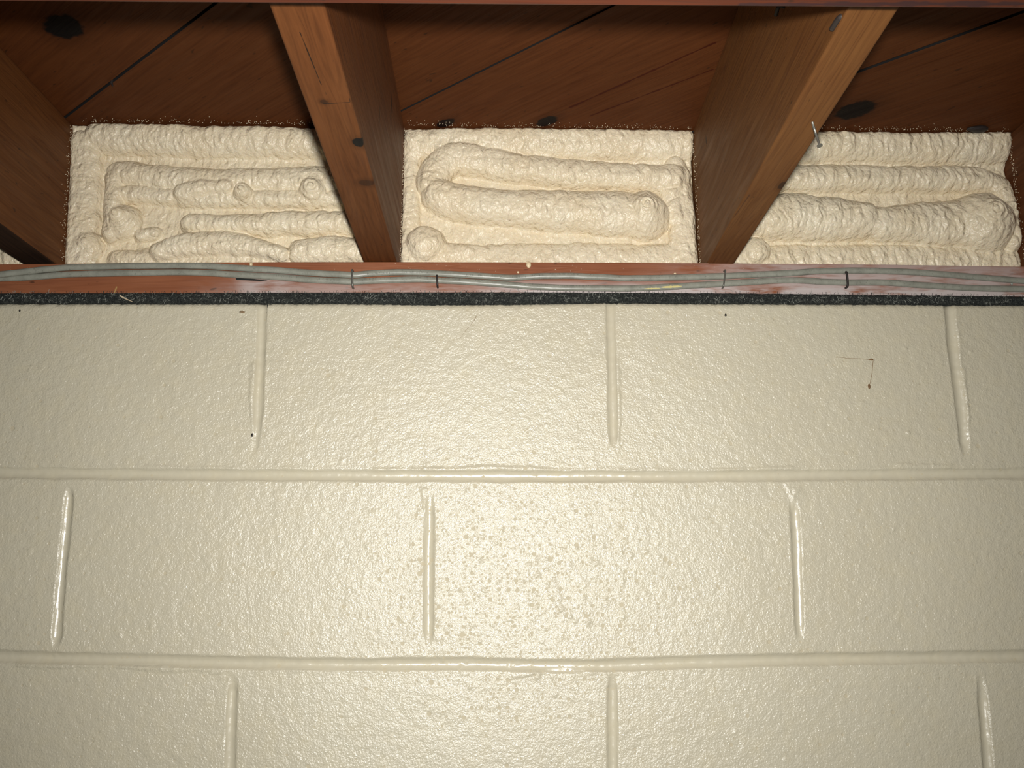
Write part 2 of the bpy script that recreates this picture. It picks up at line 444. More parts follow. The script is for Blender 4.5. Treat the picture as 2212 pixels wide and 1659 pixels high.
    for k in range(210):
        a = rnd.gauss(0, 1); b = rnd.gauss(0, 1)
        cx, cy = 1110+a*150, 1270+b*85
        if k > 170: cx, cy = rnd.uniform(60, 2150), rnd.uniform(680, 1640)
        p = onY(cx, cy); r = rnd.uniform(0.0016, 0.0034)
        i0, i1 = np.searchsorted(xs, [p[0]-r*1.3, p[0]+r*1.3]); tz = (p[2]-z0)/(ztop(p[0])-z0)*(nz-1); j0, j1 = int(tz-3), int(tz+4)
        if j0 < 0 or j1 >= nz or i1-i0 < 2: continue
        sl = (slice(j0, j1), slice(i0, i1))
        q = np.hypot(X[sl]-p[0], Z[sl]-p[2])/r
        h[sl] = h[sl]+0.0009*np.clip(1-q*q, 0, 1)
    for (cx, cy, r) in [(925, 1002, 5), (920, 1058, 5), (938, 1108, 5), (905, 1105, 4), (1212, 1315, 8), (1232, 1333, 5), (1040, 1212, 6), (1160, 1465, 7), (1163, 1458, 5), (1200, 1501, 6), (2097, 760, 5), (1962, 935, 6), (328, 1353, 5), (259, 1372, 5), (1010, 1058, 5), (1368, 705, 5), (2015, 1003, 6)]:
        p = onY(cx, cy); q = np.hypot(X-p[0], Z-p[2])/(r*PX)
        h = h+0.0012*np.clip(1-q*q, 0, 1)
    V = np.stack([X, -h, Z], -1).reshape(-1, 3)
    Fc = grid_faces(nx, nz)
    # body: top, rest of the wall down to the floor and to the sides
    V = list(V); base = len(V)
    top_i = (nz-1)*nx+np.arange(nx); bot_i = np.arange(nx); l_i = np.arange(nz)*nx; r_i = np.arange(nz)*nx+nx-1
    V = np.asarray(V)
    tb = V[top_i].copy(); tb[:, 1] = 0.19
    extra = [tb]
    F2 = np.stack([top_i[:-1], top_i[1:], base+1+np.arange(nx-1), base+np.arange(nx-1)], 1)
    b2 = base+nx
    lo = V[bot_i].copy(); lo[:, 2] = 0.0; lo[:, 1] = 0.0
    extra.append(lo)
    F3 = np.stack([b2+np.arange(nx-1), b2+1+np.arange(nx-1), bot_i[1:], bot_i[:-1]], 1)
    b3 = b2+nx
    ll = V[l_i].copy(); ll[:, 0] = -1.9; ll[:, 1] = 0; extra.append(ll)
    F4 = np.stack([b3+np.arange(nz-1), l_i[:-1], l_i[1:], b3+1+np.arange(nz-1)], 1)
    b4 = b3+nz
    rr = V[r_i].copy(); rr[:, 0] = 1.9; rr[:, 1] = 0; extra.append(rr)
    F5 = np.stack([r_i[:-1], b4+np.arange(nz-1), b4+1+np.arange(nz-1), r_i[1:]], 1)
    b5 = b4+nz
    zl, zr = ll[-1, 2], rr[-1, 2]
    ex = np.array([[-1.9, 0, 0], [1.9, 0, 0], [-1.9, 0.19, zl], [1.9, 0.19, zr], [-1.9, 0.19, 0], [1.9, 0.19, 0]])
    extra.append(ex)
    F6 = np.array([[b5+0, b2, bot_i[0], b3], [b2+nx-1, b5+1, b4, bot_i[-1]],
                   [b3+nz-1, top_i[0], base, b5+2], [top_i[-1], b4+nz-1, b5+3, base+nx-1],
                   [b5+4, b5+5, b5+3, b5+2][::-1]])
    Vall = np.vstack([V]+extra)
    o = link_mesh('wall_back', Vall, np.vstack([Fc, F2, F3, F4, F5, F6]), M_BLOCK, smooth=True)
    at = o.data.attributes.new('joint', 'FLOAT', 'POINT'); buf = np.zeros(len(Vall), np.float32); buf[:nx*nz] = J.ravel(); at.data.foreach_set('value', buf)
    tag(o, 'cream gloss-painted concrete block wall in three visible courses under the sill', 'wall', kind='structure')
build_wall()

v, f = box(-1.9, 1.9, -2.6, 0.19, -0.05, 0.0)
tag(link_mesh('floor', v, f, M_CONC), 'grey concrete basement floor', 'floor', kind='structure')

# ------------------------------------------------------------------ subfloor: wide boards laid on the diagonal
SA = math.atan2(-0.205, 0.246)                 # direction of the seams in plan
sd = np.array([cos(SA), sin(SA)]); sn = np.array([-sin(SA), cos(SA)])
seam_pts = [onZ(312, 124, ZS), onZ(1099, 125, ZS), onZ(2041, 88, ZS)]
offs = sorted(float(p[:2] @ sn) for p in seam_pts)
step_ = (offs[2]-offs[0])/2
seams = [offs[0]-step_*k for k in (3, 2, 1)]+offs+[offs[2]+step_*k for k in (1, 2, 3, 4)]
LT, DK = (0.118, 0.038, 0.011), (0.055, 0.015, 0.004)
ceil_knots = [(onZ(137, 58, ZS), 0.019, (0.75, 1.0, 1), 1.0), (onZ(1182, 262, ZS), 0.010, (0.6, 1, 1), 0.95), (onZ(1848, 240, ZS), 0.020, (0.75, 1, 1), 0.95), (onZ(962, 266, ZS), 0.008, (0.5, 1, 1), 0.9)]
ceil_streaks = [(onZ(1232, 232, ZS), onZ(1545, 92, ZS), 0.0020, (0.05, 0.008, 0.003), 0.9), (onZ(1275, 250, ZS), onZ(1540, 150, ZS), 0.0016, (0.05, 0.008, 0.003), 0.9), (onZ(1990, 245, ZS), onZ(2150, 200, ZS), 0.0014, (0.05, 0.008, 0.003), 0.8)]
def build_ceiling():
    V, Fc = [], []
    gaps = {3: 0.0042, 4: 0.0016, 5: 0.0072}
    for i in range(len(seams)-1):
        a = seams[i]+gaps.get(i, 0.002)/2; b = seams[i+1]-gaps.get(i+1, 0.002)/2
        z0 = ZS+(0.0012 if i % 2 else 0.0)
        c4 = [sd*(-2.6)+sn*a, sd*2.6+sn*a, sd*2.6+sn*b, sd*(-2.6)+sn*b]
        pv, pf = hexa([(p[0], p[1], z0) for p in c4], [(p[0], p[1], ZS+0.019) for p in c4])
        V += pv; Fc += [tuple(q+len(V)-8 for q in ff) for ff in pf]
    m = wood('aged_subfloor_boards', LT, DK, angle=SA, axis='X', knots=ceil_knots, streaks=ceil_streaks, grain=0.8, rough=0.65, spec=0.12)
    o = link_mesh('ceiling', V, Fc, m); o.data.materials.append(M_GRIME)
    for p in o.data.polygons:
        if abs(p.normal.z) < 0.5: p.material_index = 1
    # clip the diagonal boards to the room
    bm = bmesh.new(); bm.from_mesh(o.data)
    for co, no in [((-1.9, 0, 0), (-1, 0, 0)), ((1.9, 0, 0), (1, 0, 0)), ((0, -2.6, 0), (0, -1, 0)), ((0, 0.13, 0), (0, 1, 0))]:
        r = bmesh.ops.bisect_plane(bm, geom=bm.verts[:]+bm.edges[:]+bm.faces[:], plane_co=co, plane_no=no, clear_outer=True)
        bmesh.ops.holes_fill(bm, edges=[e for e in bm.edges if e.is_boundary], sides=0)
    bm.to_mesh(o.data); bm.free()
    tag(o, 'dark brown diagonal subfloor boards with a big knot and black seams above the joists', 'ceiling', kind='structure')
    # dark flooring underlay above the boards closes the seams
build_ceiling()
v, f = box(-1.9, 1.9, -2.6, 0.13, ZS+0.0195, ZS+0.03)
tag(link_mesh('trim_1', v, f, M_SCRAP), 'black building paper above the subfloor boards', 'underlay', kind='structure')

# ------------------------------------------------------------------ joists
JD = [  # bottom corners: (x at y=0 left, right), (x at y=-0.45 left, right)
    dict(a=(-0.5767, -0.5370), b=(-0.5767, -0.5376), lean=-0.015, lab='leftmost floor joist, dark underside, by the left edge of the photo'),
    dict(a=(-0.1592, -0.1193), b=(-0.1534, -0.1160), lab='floor joist left of centre with a dark knot hole on its lower edge'),
    dict(a=(0.2600, 0.2930), b=(0.2400, 0.2745), lab='floor joist right of centre with a bent nail sticking out of its underside'),
    dict(a=(0.6800, 0.7190), b=(0.6800, 0.7190), lean=0.004, lab='rightmost floor joist, only a dark strip of its side showing')]
JK = [[(onZ(128, 282, ZB), 0.001, (1, 1, 1), 0)], [], [], []]
def side_pt(px, py, X): 
    d = ray(px, py); return CAM+d*(X/d[0])
JK[0] = [(side_pt(131, 283, -0.537), 0.0052, (1, 2.2, 0.45), 0.95), (side_pt(93, 300, -0.537), 0.003, (1, 1, 1), 0.8), (side_pt(102, 343, -0.537), 0.003, (1, 2, 1), 0.8)]
JK[1] = [(onZ(775, 308, ZB), 0.0056, (1, 0.7, 1), 1.0), (side_pt(846, 236, -0.118), 0.0050, (1, 1.9, 0.30), 1.0), (side_pt(820, 247, -0.118), 0.003, (1, 2.4, 0.3), 0.8), (onZ(792, 395, ZB), 0.0080, (1, 1.2, 1), 0.45), (onZ(700, 220, ZB), 0.0035, (1, 1, 1), 0.5)]
JK[2] = [(side_pt(1526, 303, 0.259), 0.0034, (1, 2.0, 0.6), 0.95), (side_pt(1712, 236, 0.25), 0.0018, (1, 1, 1), 0.8), (onZ(1748, 160, ZB), 0.0035, (2, 0.5, 1), 0.7), (onZ(1690, 400, ZB), 0.004, (1, 0.5, 1), 0.6)]
JSTR = [[], [(onZ(648, 70, ZB), onZ(694, 183, ZB), 0.0007, (0.015, 0.008, 0.004), 0.95), (onZ(733, 120, ZB), onZ(757, 220, ZB), 0.0009, (0.015, 0.01, 0.006), 0.95), (onZ(700, 224, ZB), onZ(757, 221, ZB), 0.0006, (0.02, 0.01, 0.006), 0.9)],
        [(onZ(1640, 330, ZB), onZ(1700, 240, ZB), 0.0010, (0.42, 0.16, 0.05), 0.6), (onZ(1560, 505, ZB), onZ(1620, 420, ZB), 0.0009, (0.05, 0.02, 0.01), 0.6)], []]
JCOL = [((0.155, 0.058, 0.016), (0.070, 0.022, 0.006)), ((0.165, 0.058, 0.016), (0.075, 0.024, 0.006)), ((0.185, 0.078, 0.022), (0.100, 0.036, 0.010)), ((0.12, 0.04, 0.012), (0.06, 0.02, 0.006))]
joists = []
for k, j in enumerate(JD):
    def ex(i, y): return j['a'][i]+(j['b'][i]-j['a'][i])*(y/-0.45)
    yn, yf = -2.55, 0.105
    near = -1.0
    sub = []
    org = np.array([ex(0, 0), 0.0, ZB])
    V = []; ys = [yn, -1.6, near, -0.45, 0.0, yf]
    def cl(y): return max(y, -1.0)
    for y in ys:
        V += [(ex(0, cl(y)), y, ZB), (ex(1, cl(y)), y, ZB), (ex(1, cl(y))+j.get('lean', 0), y, ZS), (ex(0, cl(y))+j.get('lean', 0), y, ZS)]
    Fc = [(0, 1, 2, 3)]
    for i in range(len(ys)-1):
        a = 4*i
        Fc += [(a+q, a+4+q, a+4+(q+1) % 4, a+(q+1) % 4) for q in range(4)]
    e = 4*(len(ys)-1); Fc.append((e+3, e+2, e+1, e))
    m = wood('joist_pine_%d' % k, JCOL[k][0], JCOL[k][1], axis='Y', knots=JK[k], streaks=JSTR[k], origin=org, grain=1.0, rough=0.6, spec=0.2)
    o = link_mesh('floor_joist', V, Fc, m, origin=org); bevel(o, 0.0022, 3)
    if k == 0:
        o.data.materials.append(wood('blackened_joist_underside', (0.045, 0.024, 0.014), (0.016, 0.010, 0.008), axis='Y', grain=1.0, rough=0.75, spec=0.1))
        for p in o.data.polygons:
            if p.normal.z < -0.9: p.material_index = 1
    tag(o, j['lab'], 'joist', 'floor joists resting on the sill')
    joists.append(o)

# cross board nailed under the joists near the camera
pA, pB = onZ(0, 4, ZB-0.019), onZ(2212, 19, ZB-0.019)
ya, yb = pA[1], pB[1]
sl_ = (yb-ya)/(pB[0]-pA[0])
def yedge(x): return ya+sl_*(x-pA[0])
bx0, bx1 = -1.85, 1.85
v, f = hexa([(bx0, yedge(bx0)-0.064, ZB-0.019), (bx1, yedge(bx1)-0.064, ZB-0.019), (bx1, yedge(bx1), ZB-0.019), (bx0, yedge(bx0), ZB-0.019)],
            [(bx0, yedge(bx0)-0.064, ZB-0.0001), (bx1, yedge(bx1)-0.064, ZB-0.0001), (bx1, yedge(bx1), ZB-0.0001), (bx0, yedge(bx0), ZB-0.0001)])
org = np.array([0, yedge(0)-0.032, ZB-0.019])
m = wood('red_strapping', (0.11, 0.026, 0.010), (0.065, 0.014, 0.006), axis='X', origin=org, rough=0.5, streaks=[((onZ(1600, 10, ZB-0.019)), onZ(2300, 8, ZB-0.019), 0.0030, (0.03, 0.012, 0.014), 0.85)])
o = link_mesh('strapping_board', v, f, m, origin=org); bevel(o, 0.0015)
tag(o, 'reddish strapping board running across under the joists along the top edge', 'board')

# ------------------------------------------------------------------ sill plate
sill_top = pathY([(-200, 573), (0, 570.5), (200, 568.5), (400, 566.5), (640, 565.5), (860, 565.5), (1106, 566), (1400, 567), (1600, 568.5), (1900, 571), (2212, 575.5), (2420, 578)])
sill_bot = pathY([(-200, 634), (0, 633), (300, 632.5), (700, 631.5), (1106, 631), (1500, 632.5), (1800, 635.5), (2212, 640), (2420, 642)])
def zst(x): return np.interp(x, sill_top[:, 0], sill_top[:, 1])
def zsb(x): return np.interp(x, sill_bot[:, 0], sill_bot[:, 1])
def sill_wash(n, o, c):
    s = n.sep(o); x, z = s[0], s[2]
    nz_ = n.noise(n.mapping(o, scale=(0.35, 1, 1)), 38, 4, 0.6)
    nf = n.noise(n.mapping(o, scale=(0.15, 1, 1)), 260, 3, 0.6)
    low = n.ramp(z, 0.004, 0.017, 1.0, 0.0)              # pale paint brushed along the bottom edge
    right = n.ramp(x, float(onY(380, 620)[0]), float(onY(620, 620)[0]), 0.0, 0.5)
    right2 = n.ramp(x, float(onY(1020, 620)[0]), float(onY(1120, 620)[0]), 0.0, 0.9)
    lowm = n.math('MULTIPLY', low, n.math('ADD', right, right2))
    a0 = float(onY(575, 610)[0])
    pch = n.ramp(n.math('ABSOLUTE', n.math('SUBTRACT', x, a0)), 0.018, 0.05, 0.75, 0, 'SMOOTHSTEP')
    pch = n.math('MULTIPLY', pch, n.ramp(z, 0.026, 0.020))
    far = n.math('MULTIPLY', n.ramp(x, float(onY(1330, 600)[0]), float(onY(1700, 600)[0]), 0.0, 0.8, 'SMOOTHSTEP'), n.ramp(z, 0.036, 0.022, 0.75, 1.0))
    tot = n.math('MAXIMUM', n.math('MAXIMUM', lowm, pch), far)
    tot = n.math('MULTIPLY', tot, n.ramp(n.math('ADD', n.math('MULTIPLY', nz_, 0.6), n.math('MULTIPLY', nf, 0.4)), 0.33, 0.55), clamp=True)
    c = n.mix(tot, c, (0.50, 0.43, 0.41))
    spk = n.noise(o, 420, 2, 0.5)
    c = n.mix(n.math('MULTIPLY', n.ramp(spk, 0.74, 0.77), n.ramp(z, 0.018, 0.034)), c, (0.70, 0.60, 0.45))
    return c
SK = [((onY(252, 620)), onY(247, 632), 0.0011, (0.42, 0.27, 0.10), 0.9), (onY(570, 612), onY(570, 625), 0.0005, (0.03, 0.02, 0.01), 0.9)]
def build_sill():
    xs = np.linspace(-0.95, 0.95, 200); V = []; n = len(xs)
    org = np.array([0, 0.07, 2.2475])
    yf = 0.0004*fbm(xs*20, xs*0, 2, 3)
    for i, x in enumerate(xs):
        V += [(x, yf[i], zsb(x)), (x, yf[i], zst(x)), (x, 0.14, zst(x)), (x, 0.14, zsb(x))]
    Fc = [(0, 1, 2, 3)]
    for i in range(n-1):
        a = 4*i; Fc += [(a+q, a+4+q, a+4+(q+1) % 4, a+(q+1) % 4) for q in range(4)]
    e = 4*(n-1); Fc.append((e+3, e+2, e+1, e))
    org = np.array([0, 0.07, float(zsb(0))])
    m = wood('sill_fir', (0.30, 0.110, 0.050), (0.18, 0.055, 0.022), axis='X', origin=org, wash=sill_wash, streaks=SK, rough=0.55, grain=0.8)
    o = link_mesh('sill_plate', V, Fc, m, origin=org); bevel(o, 0.0010)
    tag(o, 'reddish brown sill plate with pale paint smears lying on the black felt', 'sill plate')
build_sill()

# ------------------------------------------------------------------ felt strip between sill and wall, with lint
def build_sealer():
    xs = np.linspace(-0.95, 0.95, 1500); nr = 9; rows = []
    lo, hi = ztop(xs)-0.0005, zsb(xs)+0.0002
    for k in range(nr):
        t = k/(nr-1); z = lo+(hi-lo)*t
        y = 0.0012-0.0030*np.sin(pi*t)**0.6+0.0013*fbm(xs*160, xs*0+t*4, 3, 44)
        if k in (0, nr-1): z = z+0.0009*gnoise(xs*300, xs*0+k, 5)+0.0012*gnoise(xs*60, xs*0+k, 6)
        rows.append(np.stack([xs, y, z], 1))
    b = rows[-1].copy(); b[:, 1] = 0.12; c = rows[0].copy(); c[:, 1] = 0.12
    R = rows+[b, c]; nx = len(xs)
    V = np.vstack(R); Fc = grid_faces(nx, len(R))
    last = (len(R)-1)*nx
    Fc = np.vstack([Fc, np.stack([last+np.arange(nx-1), last+1+np.arange(nx-1), 1+np.arange(nx-1), np.arange(nx-1)], 1)])
    org = np.array([0, 0.0, 2.2345])
    o = link_mesh('sill_sealer', V, Fc, M_SEAL, origin=org, smooth=True)
    tag(o, 'black fuzzy felt strip squeezed between the sill plate and the block wall', 'gasket')
    rnd = random.Random(7); parts = []
    for k in range(2300):
        x = rnd.uniform(-0.7, 0.78); z0 = float(ztop(x)); z1 = float(zsb(x))
        z = rnd.uniform(z0+0.0005, z1+0.0003)
        if float(gnoise(x*75, z*160, 77))+0.25*float(gnoise(x*12, 0, 78)) < -0.05: continue
        L = rnd.uniform(0.0012, 0.0048); a = rnd.uniform(0, 2*pi); cu = rnd.uniform(-2.5, 2.5)
        P = []; px_, pz_ = x, z
        for i in range(4):
            P.append((px_, -0.0023-0.0010*rnd.random(), pz_)); px_ += cos(a)*L/3; pz_ += sin(a)*L/3; a += cu/3
        parts.append(tube(P, rnd.uniform(0.00009, 0.0002), n=3, closed=False))
    v, f = merge(parts)
    l = link_mesh('lint', v, f, M_LINT, origin=org, parent=o)
    tag(l, 'pale grey curled fibres', kind='stuff')
    # ragged dark tufts hanging over the edges
    parts = []
    for k in range(700):
        x = rnd.uniform(-0.7, 0.78); up = rnd.random() < 0.6
        z = float(zsb(x)) if up else float(ztop(x))
        L = rnd.uniform(0.0008, 0.0028); a = (pi/2 if up else -pi/2)+rnd.uniform(-0.9, 0.9)
        P = [(x, -0.0012, z-(0.001 if up else -0.001)), (x+cos(a)*L/2, -0.0016, z+sin(a)*L/2), (x+cos(a)*L+rnd.uniform(-.0005, .0005), -0.0018, z+sin(a)*L*0.9)]
        parts.append(tube(P, rnd.uniform(0.00012, 0.0003), n=3, closed=False))
    v, f = merge(parts)
    l = link_mesh('felt_fringe', v, f, M_SEAL, origin=org, parent=o); tag(l, kind='stuff')
build_sealer()

# ------------------------------------------------------------------ rim joist (behind the foam)
v, f = box(-1.85, 1.85, 0.105, 0.135, ZB, ZS-0.0002)
m = wood('rim_pine', LT, DK, axis='X', rough=0.6)
tag(link_mesh('rim_joist', v, f, m), 'rim joist board standing on the sill behind the cream spray foam', 'rim joist')

# ------------------------------------------------------------------ spray foam
FY = 0.054                                       # depth of the foam's flat ground behind the wall face
def foam_panel(x_left, x_right, beads, label, seed, lean_l=0.0, lean_r=0.0, zmax=ZS, hs=1.08):
    step = 0.00085
    nx = int((x_right-x_left)/step); nz = int((zmax-ZB)/step)
    xs = np.linspace(x_left, x_right, nx); zs = np.linspace(ZB+0.0003, zmax-0.0002, nz)
    X, Z = np.meshgrid(xs, zs)
    tz = (Z-ZB)/(zmax-ZB)
    X = X+lean_l*tz*(x_right-X)/(x_right-x_left)+lean_r*tz*(X-x_left)/(x_right-x_left)
    # warp for irregular outlines
    Xw = X+0.0018*fbm(X*32, Z*32, 2, seed+1); Zw = Z+0.0018*fbm(X*32, Z*32, 2, seed+2)
    H = 0.003+0.0018*fbm(X*26, Z*26, 3, seed)
    WR = np.zeros_like(H)
    for bd in beads:
        pts, r0, hh = bd['p'], bd['r'], bd['h']
        yy = FY-bd.get('lift', 0.012)
        P = catmull(pathY(pts, yy), 6) if len(pts) > 1 else None
        if P is None:
            c = pathY(pts, yy)[0]; P = np.array([c, c+[1e-5, 0]])
        d, s, L = polydist(Xw, Zw, P)
        rr = np.interp(s/max(L, 1e-6), np.linspace(0, 1, len(r0)), np.array(r0)*PX) if isinstance(r0, (list, tuple)) else r0*PX
        rr = rr*(1+0.07*gnoise(s*55, s*0, seed+31))
        q = np.clip(d/rr, 0, 1)
        body = np.sqrt(np.clip(1-q**2.3, 0, 1))
        up = bd.get('up', 0.0)
        hb = hh*hs*PX*body
        wr = bd.get('w', 1.0)
        # wrinkles across the bead, wavy
        ph = s*bd.get('wf', 105)+0.9*gnoise(X*60, Z*60, seed+5)
        wv = gnoise(ph, d*30+seed, seed+9)*0.0016*wr+gnoise(ph*2.3, d*70, seed+10)*0.0007*wr
        if bd.get('spiral'):
            wv = wv*0.5+0.0016*np.sin(d*2*pi/0.0064+1.2*gnoise(X*80, Z*80, seed+3))*np.clip(1-d/rr, 0, 1)
        hb = hb+wv*body
        H = np.where(d < rr, smax(H, hb, 0.0018), H)
    # settle towards the framing at the rim
    xl_, xr_ = x_left+lean_l*tz, x_right+lean_r*tz
    H = H+0.012*np.clip((Z-(zmax-0.045))/0.045, 0, 1)
    ed = np.minimum(np.minimum(X-xl_, xr_-X), zmax-Z)
    edn = ed+0.0012*fbm(X*120, Z*120, 2, seed+61)
    H = H-0.0025*np.clip(1-edn/0.005, 0, 1)**2
    H = H+0.0008*fbm(X*115, Z*75, 2, seed+40, 0.5)
    Y = FY-H
    Y = np.minimum(Y, 0.100)
    V = np.stack([X, Y, Z], -1).reshape(-1, 3); n0 = len(V)
    Fc = grid_faces(nx, nz)
    # close the body back to the rim board
    loop = np.concatenate([np.arange(nx), np.arange(1, nz)*nx+nx-1, (nz-1)*nx+np.arange(nx-2, -1, -1), np.arange(nz-2, 0, -1)*nx])
    bk = V[loop].copy(); bk[:, 1] = 0.1045
    m_ = len(loop); nxt = (np.arange(m_)+1) % m_
    sk = np.stack([loop, n0+np.arange(m_), n0+nxt, loop[nxt]], 1)
    c4 = [0, nx-1, nx-1+nz-1, nx-1+nz-1+nx-1]
    back = np.array([[n0+c4[0], n0+c4[3], n0+c4[2], n0+c4[1]]])
    Vall = np.vstack([V, bk])
    org = np.array([(x_left+x_right)/2, 0.1, ZB])
    o = link_mesh('spray_foam', Vall, np.vstack([Fc, sk, back]), M_FOAM, origin=org, smooth=True)
    tag(o, label, 'spray foam', 'spray foam filling the bays between the joists')
    # overspray specks on the framing around the bay
    rnd = random.Random(seed); parts = []
    yf_top = float(np.median(Y[-6, :]))
    for k in range(520):
        r = rnd.uniform(0.00022, 0.0006); dep = abs(rnd.gauss(0, 0.005))-0.002
        w = rnd.random()
        if w < 0.45: c = (rnd.uniform(x_left+.002, x_right-.002), yf_top-0.002-dep, zmax-0.0002)
        elif w < 0.72: zz = rnd.uniform(ZB+.01, zmax-.004); c = (x_left+0.0003+lean_l*(zz-ZB)/(zmax-ZB), 0.036-dep*0.9, zz)
        else: zz = rnd.uniform(ZB+.01, zmax-.004); c = (x_right-0.0003+lean_r*(zz-ZB)/(zmax-ZB), 0.036-dep*0.9, zz)
        parts.append(blob(c, (r, r, r), k, 5, 3, 0.1))
    v, f = merge(parts)
    s_ = link_mesh('overspray', v, f, M_FOAM, origin=org, parent=o); tag(s_, 'fine cream foam dust on the surrounding wood', kind='stuff')
    return o
B = lambda p, r, h, **k: dict(p=p, r=r, h=h, **k)
J0r, J1l, J1r, J2l, J2r, J3l = -0.5370, -0.1596, -0.1190, 0.2606, 0.2935, 0.6800
left_beads = [
    B([(178, 320), (172, 430), (165, 560)], 46, 26, w=0.8),
    B([(215, 300), (400, 305), (560, 308), (760, 312)], [40, 40, 38, 40], 27, w=1.0),
    B([(300, 560), (500, 560), (800, 565)], 36, 18),
    B([(250, 370), (245, 430), (240, 500)], 27, 30),
    B([(262, 372), (350, 384), (450, 390), (560, 388), (690, 388), (780, 392)], [36, 37, 36, 34, 40, 40], 34),
    B([(265, 415), (350, 420), (460, 425), (640, 425), (760, 425)], 26, 26),
    B([(395, 418), (450, 408), (480, 408)], [26, 30, 24], 38),
    B([(490, 408)], 30, 40), B([(528, 420)], 27, 45, spiral=True),
    B([(678, 410)], 38, 44, spiral=True),
    B([(410, 482), (520, 484), (640, 480), (790, 480)], [26, 30, 33, 34], 34),
    B([(263, 478)], 46, 38, spiral=True), B([(262, 472)], 25, 49, spiral=True), B([(330, 500), (300, 505)], 18, 22),
    B([(345, 545), (405, 530), (480, 526), (560, 538), (610, 552)], [28, 36, 38, 30, 24], 36),
    B([(650, 545), (720, 538), (790, 545)], [36, 38, 36], 37),
    B([(185, 530)], 40, 32), B([(250, 555), (320, 560)], 26, 22)]
mid_beads = [
    B([(884, 310), (882, 440), (880, 560)], 30, 20, w=0.7),
    B([(900, 312), (1060, 310), (1250, 310), (1480, 312)], [40, 40, 40, 40], 26),
    B([(1462, 360), (1474, 440), (1480, 560)], [32, 36, 38], 26, w=0.8),
    B([(900, 560), (1200, 556), (1500, 556)], 42, 20, w=0.7),
    B([(1450, 385), (1380, 382), (1250, 374), (1120, 362), (1030, 347), (985, 342), (948, 360), (932, 395)], [40, 38, 38, 38, 39, 40, 42, 42], 42),
    B([(1470, 375), (1450, 400), (1462, 470)], [30, 30, 26], 30),
    B([(948, 420), (990, 435), (1080, 446), (1200, 452), (1320, 458), (1395, 464)], [47, 50, 48, 54, 58, 62], [50][0], wf=95),
    B([(1392, 462)], 62, 58, w=0.7), B([(1390, 458)], 42, 68, spiral=True),
    B([(918, 526)], 50, 46), B([(960, 545), (1040, 545)], [32, 24], 26)]
right_beads = [
    B([(1700, 318), (1850, 316), (1990, 320), (2080, 318), (2160, 316)], [40, 40, 38, 42, 42], 30, w=1.3),
    B([(1600, 560), (1800, 556), (2000, 556), (2230, 560)], 40, 18, w=1.2),
    B([(1660, 384), (1780, 382), (1900, 384), (2030, 384), (2120, 388), (2170, 420), (2190, 520)], [38, 38, 37, 36, 38, 28, 26], 38, w=1.2),
    B([(1900, 482), (1980, 480), (2060, 480), (2122, 482)], [48, 55, 62, 74], 48, wf=110, w=1.1),
    B([(1600, 462), (1700, 466), (1790, 470), (1860, 474)], [60, 62, 60, 50], 54, w=1.7, wf=90),
    B([(2124, 480)], 80, 66, w=0.6), B([(2124, 474)], 52, 76, spiral=True),
    B([(1635, 540)], 38, 36), B([(1560, 545)], 40, 30)]
far_beads = [B([(-320, 320), (-160, 315), (30, 318)], 46, 28), B([(-320, 400), (-120, 395), (40, 400)], 44, 40), B([(-320, 480), (-100, 470), (60, 480)], 46, 44), B([(-300, 550), (60, 550)], 40, 30)]
foam_panel(J0r, J1l, left_beads, 'cream spray foam in the left bay with short lumpy beads and a small coil', 100, lean_l=-0.015, hs=1.25)
foam_panel(J1r, J2l, mid_beads, 'cream spray foam in the middle bay with one long bead folded back on itself', 200)
foam_panel(J2r, J3l, right_beads, 'cream spray foam in the right bay, thick wrinkled beads ending in a large coil', 300, lean_r=0.004)
foam_panel(-0.945, -0.5767, far_beads, 'sliver of cream spray foam beyond the leftmost joist', 400, lean_r=-0.015)

# ------------------------------------------------------------------ cables
UP = [(-160, 606), (-60, 602), (0, 598), (60, 590), (146, 580.3), (244, 576.4), (380, 575.3), (450, 576.5), (515, 580), (600, 584.5), (658, 588.8), (712, 592.8), (763, 595.0), (794, 591.5), (848, 588.5), (902, 588.8), (943, 591.3), (1011, 595.2), (1079, 599), (1115, 600), (1154, 597.2), (1222, 596.2), (1290, 598.2), (1344, 601), (1425, 600.3), (1507, 598.3), (1561, 596.6), (1615, 594.0), (1707, 590), (1775, 585.6), (1856, 584.8), (1937, 586.4), (2019, 591.3), (2114, 599.2), (2212, 606.8), (2330, 614)]
LO = [(-160, 607), (-60, 605), (0, 602), (60, 599.5), (146, 593), (244, 590.6), (380, 588.4), (450, 590), (515, 594), (600, 598.6), (658, 603.7), (712, 606.6), (763, 608.5), (794, 607.2), (848, 605.0), (902, 603.6), (945, 605.6), (1011, 609), (1079, 613.8), (1115, 616.5), (1154, 619.4), (1222, 622.2), (1290, 622.8), (1344, 623.3), (1425, 620.7), (1507, 616.2), (1561, 613.0), (1615, 609.8), (1707, 605.2), (1775, 608.6), (1829, 610.4), (1910, 610.4), (1992, 616.0), (2100, 622.3), (2212, 624.5), (2330, 627)]
